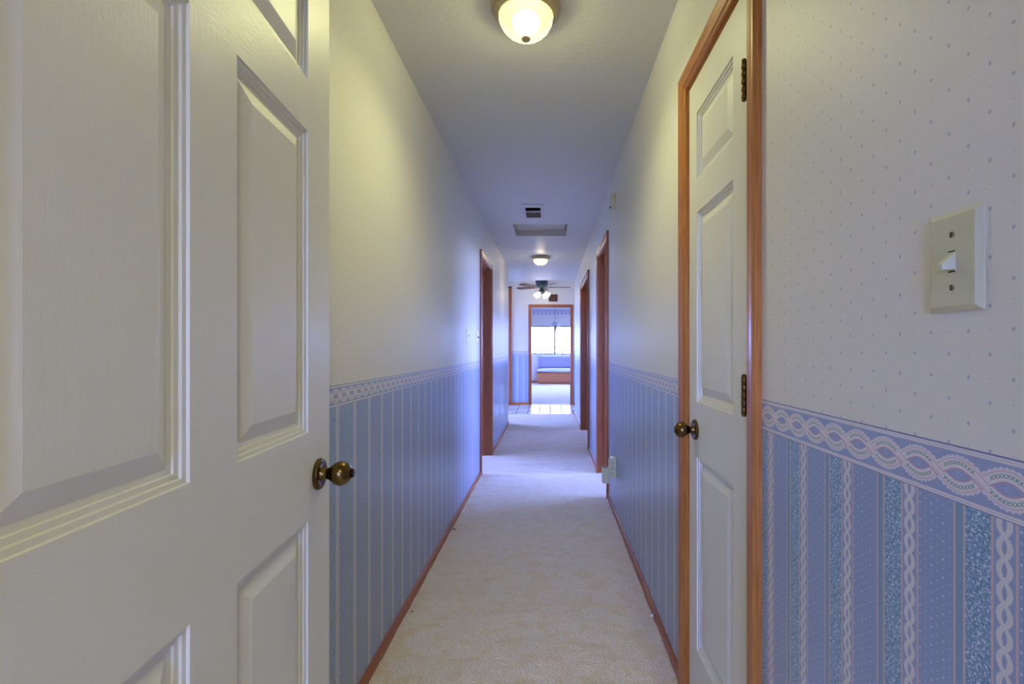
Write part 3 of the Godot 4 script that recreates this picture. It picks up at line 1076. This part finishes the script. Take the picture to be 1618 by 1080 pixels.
func build_fan() -> void:
	var o := thing("ceiling_fan", "ceiling fan with dark blades and lit tulip shades above the tiled entry", "ceiling fan", P(-0.149, CEIL2, 9.3))
	var st := new_st()
	lathe(st, [Vector2(0, 0), Vector2(0.085, 0), Vector2(0.10, -0.02), Vector2(0.118, -0.06), Vector2(0.125, -0.075), Vector2(0.122, -0.11), Vector2(0.112, -0.16), Vector2(0.09, -0.19), Vector2(0.055, -0.205), Vector2(0, -0.205)], 40)
	part("motor", st, M.fan_metal, o)
	st = new_st()
	lathe(st, [Vector2(0.04, -0.20), Vector2(0.036, -0.235), Vector2(0.055, -0.25), Vector2(0.06, -0.28), Vector2(0.04, -0.31), Vector2(0.018, -0.325), Vector2(0, -0.33)], 32)
	part("light_hub", st, M.fan_metal, o)
	for k in 5:
		var a := deg_to_rad(8.0 + 72.0 * k)
		var bl := Node3D.new()
		bl.name = "blade"
		o.add_child(bl, true)
		bl.transform = Transform3D(Basis(Vector3.UP, a) * Basis(Vector3.RIGHT, deg_to_rad(12.0)), Vector3(0, -0.185, 0))
		st = new_st()
		var q := []
		for v in [[0.17, -0.048], [0.24, -0.058], [0.50, -0.064], [0.545, -0.055], [0.565, -0.03], [0.565, 0.03], [0.545, 0.055], [0.50, 0.064], [0.24, 0.058], [0.17, 0.048]]:
			q.append(Vector2(v[0], v[1]))
		for i in q.size():
			var p0: Vector2 = q[i]
			var p1: Vector2 = q[(i + 1) % q.size()]
			quad(st, Vector3(p0.x, -0.003, p0.y), Vector3(p1.x, -0.003, p1.y), Vector3(p1.x, 0.003, p1.y), Vector3(p0.x, 0.003, p0.y), Vector3(p0.x + p1.x - 0.7, 0, p0.y + p1.y))
			for s in [-0.003, 0.003]:
				tri(st, Vector3(0.37, s, 0), Vector3(p0.x, s, p0.y), Vector3(p1.x, s, p1.y), Vector3(0, signf(s), 0), Vector2(0, 0.37), Vector2(p0.y, p0.x), Vector2(p1.y, p1.x))
		part("board", st, M.dark_wood, bl)
		st = new_st()
		box(st, Vector3(0.09, -0.010, -0.015), Vector3(0.21, -0.003, 0.015), 0.002)
		part("bracket", st, M.fan_metal, bl)
	var sg := mat("tulip_glass", Color(0.95, 0.93, 0.88), 0.4)
	sg.emission_enabled = true
	sg.emission = Color(1.0, 0.93, 0.82)
	sg.emission_energy_multiplier = 1.1
	for k in 4:
		var a := deg_to_rad(30.0 + 90.0 * k)
		var dir := Vector3(cos(a), 0, sin(a))
		var out := (dir * 0.75 + Vector3.DOWN * 0.66).normalized()
		var sh := Node3D.new()
		sh.name = "shade"
		o.add_child(sh, true)
		sh.position = Vector3(0, -0.285, 0) + dir * 0.055
		st = new_st()
		tube(st, Vector3.ZERO, out * 0.035, 0.012, 0.018)
		part("socket", st, M.fan_metal, sh)
		st = new_st()
		lathe(st, [Vector2(0.020, 0.028), Vector2(0.036, 0.045), Vector2(0.044, 0.07), Vector2(0.047, 0.095), Vector2(0.058, 0.118), Vector2(0.055, 0.118), Vector2(0.044, 0.095), Vector2(0.040, 0.07), Vector2(0.030, 0.045)], 24, frame_of(out, Vector3.ZERO))
		part("glass", st, sg, sh)
		omni(sh, out * 0.13, Color(1.0, 0.93, 0.82), 0.03, 0.03)
	st = new_st()
	tube(st, Vector3(0, -0.33, 0.02), Vector3(0, -0.47, 0.02), 0.0015, 0.0015, 6)
	part("pull_chain", st, M.brass, o)
	st = new_st()
	lathe(st, [Vector2(0, -0.50), Vector2(0.008, -0.495), Vector2(0.007, -0.47), Vector2(0, -0.465)], 12, Transform3D(Basis(), Vector3(0, 0, 0.02)))
	part("pull_knob", st, M.white, o)


# ------------------------------------------------------------------ wall fittings

func plate_mesh(w: float, h: float, t: float, slope: float) -> SurfaceTool:
	# a cover plate: flat face, sloped rim; local z out of the wall
	var st := new_st()
	var r0 := [Vector3(-w / 2, -h / 2, 0), Vector3(w / 2, -h / 2, 0), Vector3(w / 2, h / 2, 0), Vector3(-w / 2, h / 2, 0)]
	var r1 := r0.map(func(p): return Vector3(p.x, p.y, t * 0.35))
	var r2 := r0.map(func(p): return Vector3(p.x - signf(p.x) * slope, p.y - signf(p.y) * slope, t))
	for k in 4:
		var k2 := (k + 1) % 4
		var out: Vector3 = r0[k] + r0[k2]
		quad(st, r0[k], r0[k2], r1[k2], r1[k], out)
		quad(st, r1[k], r1[k2], r2[k2], r2[k], out + Vector3(0, 0, 0.1))
	quad(st, r2[0], r2[1], r2[2], r2[3], Vector3(0, 0, 1))
	return st


func switch_plate(label: String, at: Vector3, turn: float, plastic: Material, lever: Material, group: String) -> void:
	var o := thing("light_switch", label, "light switch", at, group)
	o.rotation.y = turn
	part("plate", plate_mesh(0.070, 0.1145, 0.0062, 0.006), plastic, o)
	var st := new_st()
	box(st, Vector3(-0.0052, -0.0125, 0.0055), Vector3(0.0052, 0.0125, 0.0066), 0.0004)
	part("slot", st, plastic, o)
	for y in [-0.0118, 0.0112]:
		st = new_st()
		box(st, Vector3(-0.0046, y - 0.0007, 0.0063), Vector3(0.0046, y + 0.0007, 0.0068))
		part("slot_gap", st, M.dark, o)
	st = new_st()
	# the rocking lever, tipped down
	var q := []
	for v in [[-0.0045, 0.0090], [-0.0045, -0.0100], [0.0045, -0.0100], [0.0045, 0.0090]]:
		q.append(Vector3(v[0], v[1], 0.006))
	var e := []
	for v in [[-0.0034, -0.0040], [-0.0034, -0.0105], [0.0034, -0.0105], [0.0034, -0.0040]]:
		e.append(Vector3(v[0], v[1], 0.0205))
	for k in 4:
		quad(st, q[k], q[(k + 1) % 4], e[(k + 1) % 4], e[k], q[k] + q[(k + 1) % 4] + Vector3(0, 0, 0.002))
	quad(st, e[0], e[1], e[2], e[3], Vector3(0, 0, 1))
	part("lever", st, lever, o)
	for s in [-1.0, 1.0]:
		st = new_st()
		lathe(st, [Vector2(0.0036, 0.0055), Vector2(0.0034, 0.0068), Vector2(0.002, 0.0074), Vector2(0, 0.0075)], 16, frame_of(Vector3(0, 0, 1), Vector3(0, s * 0.0302, 0)))
		var sc := part("screw", st, M.screw, o)
		st = new_st()
		box(st, Vector3(-0.0005, s * 0.0302 - 0.003, 0.0070), Vector3(0.0005, s * 0.0302 + 0.003, 0.0077))
		part("screw_slot", st, M.dark, sc)


func build_wall_fittings() -> void:
	switch_plate("ivory toggle light switch on the dotted wallpaper in the foreground", P(HALL_RIGHT, 1.270, 0.541), -PI / 2, M.ivory, M.ivory, "")
	switch_plate("white wall switch on the left wall, farther from the doorway", P(HALL_LEFT, 1.279, 3.745), PI / 2, M.white, M.white, "")
	switch_plate("white wall switch with a black lever right beside the left doorway", P(HALL_LEFT, 1.278, 4.25), PI / 2, M.white, M.black, "")
	# round cream detector high on the right wall
	var o := thing("smoke_detector", "round cream detector mounted high on the right hallway wall", "smoke detector", P(HALL_RIGHT, 2.213, 3.36))
	var f := frame_of(Vector3(-1, 0, 0), Vector3.ZERO)
	var st := new_st()
	lathe(st, [Vector2(0, 0), Vector2(0.057, 0), Vector2(0.058, 0.008), Vector2(0.055, 0.012)], 40, f)
	part("base", st, M.ivory, o)
	st = new_st()
	lathe(st, [Vector2(0.054, 0.010), Vector2(0.053, 0.022), Vector2(0.046, 0.030), Vector2(0.03, 0.033), Vector2(0, 0.034)], 40, f)
	part("cover", st, M.ivory, o)
	st = new_st()
	bx(st, -0.036, -0.026, -0.048, -0.034, -0.008, 0.008, 0.001)
	part("test_button", st, M.dark, o)
	# plug-in tap and the adapter stuck in its side, beside the right doorway
	o = thing("plug_in_tap", "cream plug-in outlet tap low on the right wall beside the doorway", "outlet tap", P(HALL_RIGHT, 0.272, 3.30))
	st = new_st()
	var prof := [Vector2(0.0, 0.0), Vector2(0.0, 0.05), Vector2(0.118, 0.05), Vector2(0.134, 0.038), Vector2(0.142, 0.020), Vector2(0.142, 0.0)]
	strip(st, prof, Vector3.ZERO, Vector3.UP, Vector3(-1, 0, 0), Vector3(0, 0, -1), 0.0, 0.062, 0, 0)
	part("body", st, M.ivory, o)
	for y in [0.032, 0.072, 0.105]:
		for x in [-0.031, -0.021]:
			st = new_st()
			bx(st, x - 0.0013, x + 0.0013, y - 0.005, y + 0.005, -0.0008, 0.001)
			part("socket_slot", st, M.dark, o)
		st = new_st()
		lathe(st, [Vector2(0, 0.0008), Vector2(0.0026, 0.0008), Vector2(0.0026, -0.001)], 10, frame_of(Vector3(0, 0, 1), Vector3(-0.026, y - 0.012, 0)))
		part("socket_slot", st, M.dark, o)
	o = thing("power_adapter", "boxy cream power adapter hanging off the plug-in outlet tap", "power adapter", P(0.388, 0.237, 3.29))
	st = new_st()
	box(st, Vector3(-0.02, 0, -0.05), Vector3(0.027, 0.108, 0.0), 0.004)
	part("case", st, M.ivory, o)
	st = new_st()
	box(st, Vector3(-0.014, 0.107, -0.040), Vector3(0.020, 0.1095, -0.010), 0.001)
	part("top_label", st, M.alu, o)
	# door stops on the baseboards
	o = thing("door_stop", "small door stop with white rubber tip on the right baseboard", "door stop", P(HALL_RIGHT - 0.012, 0.030, 2.03))
	st = new_st()
	tube(st, Vector3.ZERO, Vector3(-0.014, 0, 0), 0.004, 0.004)
	part("rod", st, M.steel, o)
	st = new_st()
	tube(st, Vector3(-0.010, 0, 0), Vector3(-0.022, 0, 0), 0.008, 0.007)
	part("tip", st, M.rubber, o)
	o = thing("door_stop", "thin dark metal door stop on the left baseboard", "door stop", P(HALL_LEFT + 0.012, 0.025, 3.02))
	st = new_st()
	tube(st, Vector3.ZERO, Vector3(0.03, 0.0, 0), 0.004, 0.004)
	part("rod", st, M.steel, o)
	st = new_st()
	tube(st, Vector3(0.026, 0, 0), Vector3(0.036, 0, 0), 0.005, 0.0045)
	part("tip", st, M.dark_wood, o)
	# scraps on the carpet by the left wall
	st = new_st()
	lathe(st, [Vector2(0, -0.003), Vector2(0.006, 0), Vector2(0.004, 0.004), Vector2(0, 0.005)], 7, Transform3D(Basis.from_scale(Vector3(1, 1, 1.6)), Vector3.ZERO))
	tag(part("paper_scrap", st, M.lint, self, P(-0.617, 0.006, 2.07)), "tiny white paper scrap on the carpet against the left baseboard", "scrap")
	st = new_st()
	lathe(st, [Vector2(0, -0.003), Vector2(0.004, 0), Vector2(0.003, 0.003), Vector2(0, 0.004)], 7)
	tag(part("dark_scrap", st, M.dark, self, P(-0.610, 0.006, 2.105)), "tiny dark speck lying on the carpet near the left baseboard", "scrap")
	# chime box over the far doorway
	o = thing("door_chime", "small dark slatted chime box on the wall above the far doorway", "door chime", P(0.078, 2.163, 9.95))
	st = new_st()
	box(st, Vector3(-0.092, 0, 0), Vector3(0.092, 0.148, 0.035), 0.004)
	part("case", st, M.chime, o)
	for k in 7:
		st = new_st()
		box(st, Vector3(-0.080, 0.014 + k * 0.018, 0.034), Vector3(0.080, 0.023 + k * 0.018, 0.040), 0.001, 0)
		part("slat", st, M.chime, o)
	switch_plate("tiny white switch plate at the far end of the right wall", P(HALL_RIGHT, 1.13, 8.25), -PI / 2, M.white, M.white, "")


func build_ceiling_fittings() -> void:
	# open register: frame, duct boot, one tipped louvre
	var o := thing("ceiling_vent", "white-framed ceiling vent with a dark open duct", "vent", P(-0.148, CEIL, 4.38))
	var st := new_st()
	cut_box(st, [-0.098, 0.098, -0.006, 0.0, -0.25, 0.21], [[-0.068, 0.068, -1, 1, -0.16, 0.165]])
	part("frame", st, M.vent_frame, o)
	st = new_st()
	cut_box(st, [-0.074, 0.074, 0.0, 0.24, -0.18, 0.18], [[-0.070, 0.070, -1, 0.22, -0.176, 0.176]])
	part("duct", st, M.dark, o)
	st = new_st()
	bx(st, -0.068, 0.068, 0.0, 0.012, -0.008, 0.004, 0.001, 0)
	part("cross_bar", st, M.vent_frame, o)
	st = new_st()
	quad(st, P(-0.068, 0.004, 0.165), P(0.068, 0.004, 0.165), P(0.068, 0.055, 0.120), P(-0.068, 0.055, 0.120), Vector3(0, 0, 1))
	quad(st, P(-0.068, 0.004, 0.167), P(0.068, 0.004, 0.167), P(0.068, 0.055, 0.122), P(-0.068, 0.055, 0.122), Vector3(0, 0, -1))
	part("louvre", st, M.tan_metal, o)
	# attic hatch: recessed board lying askew in its opening
	o = thing("attic_hatch", "recessed attic hatch board lying slightly askew in the ceiling", "hatch", P(-0.092, CEIL, 5.05))
	st = new_st()
	cut_box(st, [-0.284, 0.284, 0.0, 0.09, -0.25, 0.25], [[-0.278, 0.278, -1, 1, -0.246, 0.244]])
	part("lining", st, M.hatch, o)
	st = new_st()
	box(st, Vector3(-0.274, 0.0, -0.226), Vector3(0.262, 0.014, 0.226), 0.002)
	var lid := part("lid", st, M.hatch, o, Vector3(0.0, 0.056, 0.010))
	lid.rotation = Vector3(0, deg_to_rad(-1.6), 0)


# ------------------------------------------------------------------ the room beyond

func cushion_mesh(w: float, h: float, t: float, puff: float) -> SurfaceTool:
	# a soft slab: width x, height y, thickness z, both faces swelling toward the middle
	var st := new_st()
	var n := 14
	var at := func(i: int, j: int, s: float) -> Vector3:
		var u := i / float(n) * 2.0 - 1.0
		var v := j / float(n) * 2.0 - 1.0
		var r := pow(maxf(0.0, 1.0 - pow(absf(u), 6.0)), 0.5) * pow(maxf(0.0, 1.0 - pow(absf(v), 6.0)), 0.5)
		return Vector3(u * w / 2, v * h / 2, s * (t / 2 * pow(r, 0.6) + puff * (1 - u * u) * (1 - v * v)))
	for s in [-1.0, 1.0]:
		for i in n:
			for j in n:
				quad(st, at.call(i, j, s), at.call(i + 1, j, s), at.call(i + 1, j + 1, s), at.call(i, j + 1, s), Vector3(0, 0, s))
	return st


func build_far_room() -> void:
	var o := thing("window_bench", "orange-brown wooden bench below the window in the far room", "bench", P(0.55, 0, 16.09))
	var st := new_st()
	box(st, Vector3(-0.95, 0.06, -0.29), Vector3(0.95, 0.355, 0.28), 0.004, 0)
	part("front_box", st, M.bench_wood, o)
	st = new_st()
	box(st, Vector3(-0.94, 0.0, -0.29), Vector3(0.94, 0.06, 0.265), 0.002, 0)
	part("toe_board", st, M.red_wood, o)
	st = new_st()
	box(st, Vector3(-0.96, 0.355, -0.29), Vector3(0.96, 0.375, 0.29), 0.004, 0)
	part("seat_board", st, M.bench_wood, o)
	st = cushion_mesh(1.92, 0.58, 0.115, 0.012)
	var seat := part("seat_cushion", st, M.seat, self, P(0.55, 0.447, 16.08))
	seat.rotation = Vector3(PI / 2, 0, 0)
	tag(seat, "pale long seat cushion lying on the wooden window bench", "cushion")
	st = cushion_mesh(1.86, 0.42, 0.11, 0.012)
	var back := part("back_cushion", st, M.cushion, self, P(0.56, 0.73, 16.30))
	back.rotation = Vector3(deg_to_rad(-10), 0, 0)
	tag(back, "lilac-grey back cushion leaning under the far window", "cushion")
	# pendant lamp
	o = thing("pendant_lamp", "unlit pendant lamp with a white globe and shade before the far window", "pendant lamp", P(0.165, CEIL2, 13.0))
	st = new_st()
	lathe(st, [Vector2(0, 0), Vector2(0.06, 0), Vector2(0.055, -0.015), Vector2(0.02, -0.03), Vector2(0, -0.03)], 24)
	part("canopy", st, M.brass, o)
	st = new_st()
	tube(st, Vector3(0, -0.03, 0), Vector3(0, -0.59, 0), 0.005, 0.005, 8)
	part("cord", st, M.alu, o)
	st = new_st()
	var ball := []
	for i in 11:
		var a := PI * i / 10.0
		ball.append(Vector2(0.036 * sin(a), -0.622 + 0.036 * cos(a)))
	lathe(st, ball, 24)
	part("globe", st, M.white, o)
	st = new_st()
	lathe(st, [Vector2(0.03, -0.65), Vector2(0.075, -0.69), Vector2(0.12, -0.745), Vector2(0.145, -0.785), Vector2(0.141, -0.785), Vector2(0.115, -0.748), Vector2(0.07, -0.695), Vector2(0.027, -0.655)], 32)
	part("shade", st, M.pendant_glass, o)
	st = new_st()
	lathe(st, [Vector2(0.0, -0.66), Vector2(0.03, -0.70), Vector2(0.045, -0.78), Vector2(0.035, -0.85), Vector2(0.012, -0.88), Vector2(0.02, -0.905), Vector2(0, -0.92)], 24)
	part("lamp_body", st, M.alu, o)


func build_outside() -> void:
	var st := new_st()
	bx(st, -40, 40, -0.4, -0.3, -30, 60)
	tag(part("ground", st, M.soil, self), "sunlit lawn outside the windows", "lawn", "", "structure")
	for t in [[-2.6, 21.0, 1.9, "pale green garden tree outside the left half of the far window"], [1.5, 20.0, 1.6, "bluish green shrub outside the right half of the far window"], [-0.4, 25.0, 2.2, "distant garden tree behind the far window mullion"]]:
		var o := thing("garden_tree", t[3], "tree", P(t[0], -0.3, t[1]), "garden trees outside the far window")
		st = new_st()
		tube(st, Vector3.ZERO, Vector3(0.03, 1.1, 0), 0.06, 0.035)
		part("trunk", st, M.bark, o)
		st = new_st()
		var r: float = t[2] * 0.45
		for k in 260:
			var v := Vector3(rng.randfn(0, 0.45), rng.randfn(0, 0.40), rng.randfn(0, 0.45)) * r
			var c := Vector3(0, 1.15, 0) + v
			var a := Vector3(rng.randf_range(-1, 1), rng.randf_range(-1, 1), rng.randf_range(-1, 1)).normalized()
			var b := a.cross(Vector3.UP).normalized()
			var e := a.cross(b)
			quad(st, c - b * 0.05, c + e * 0.09, c + b * 0.05, c - e * 0.09, a)
		tag(part("foliage", st, M.leaf, o), "", "", "", "stuff")
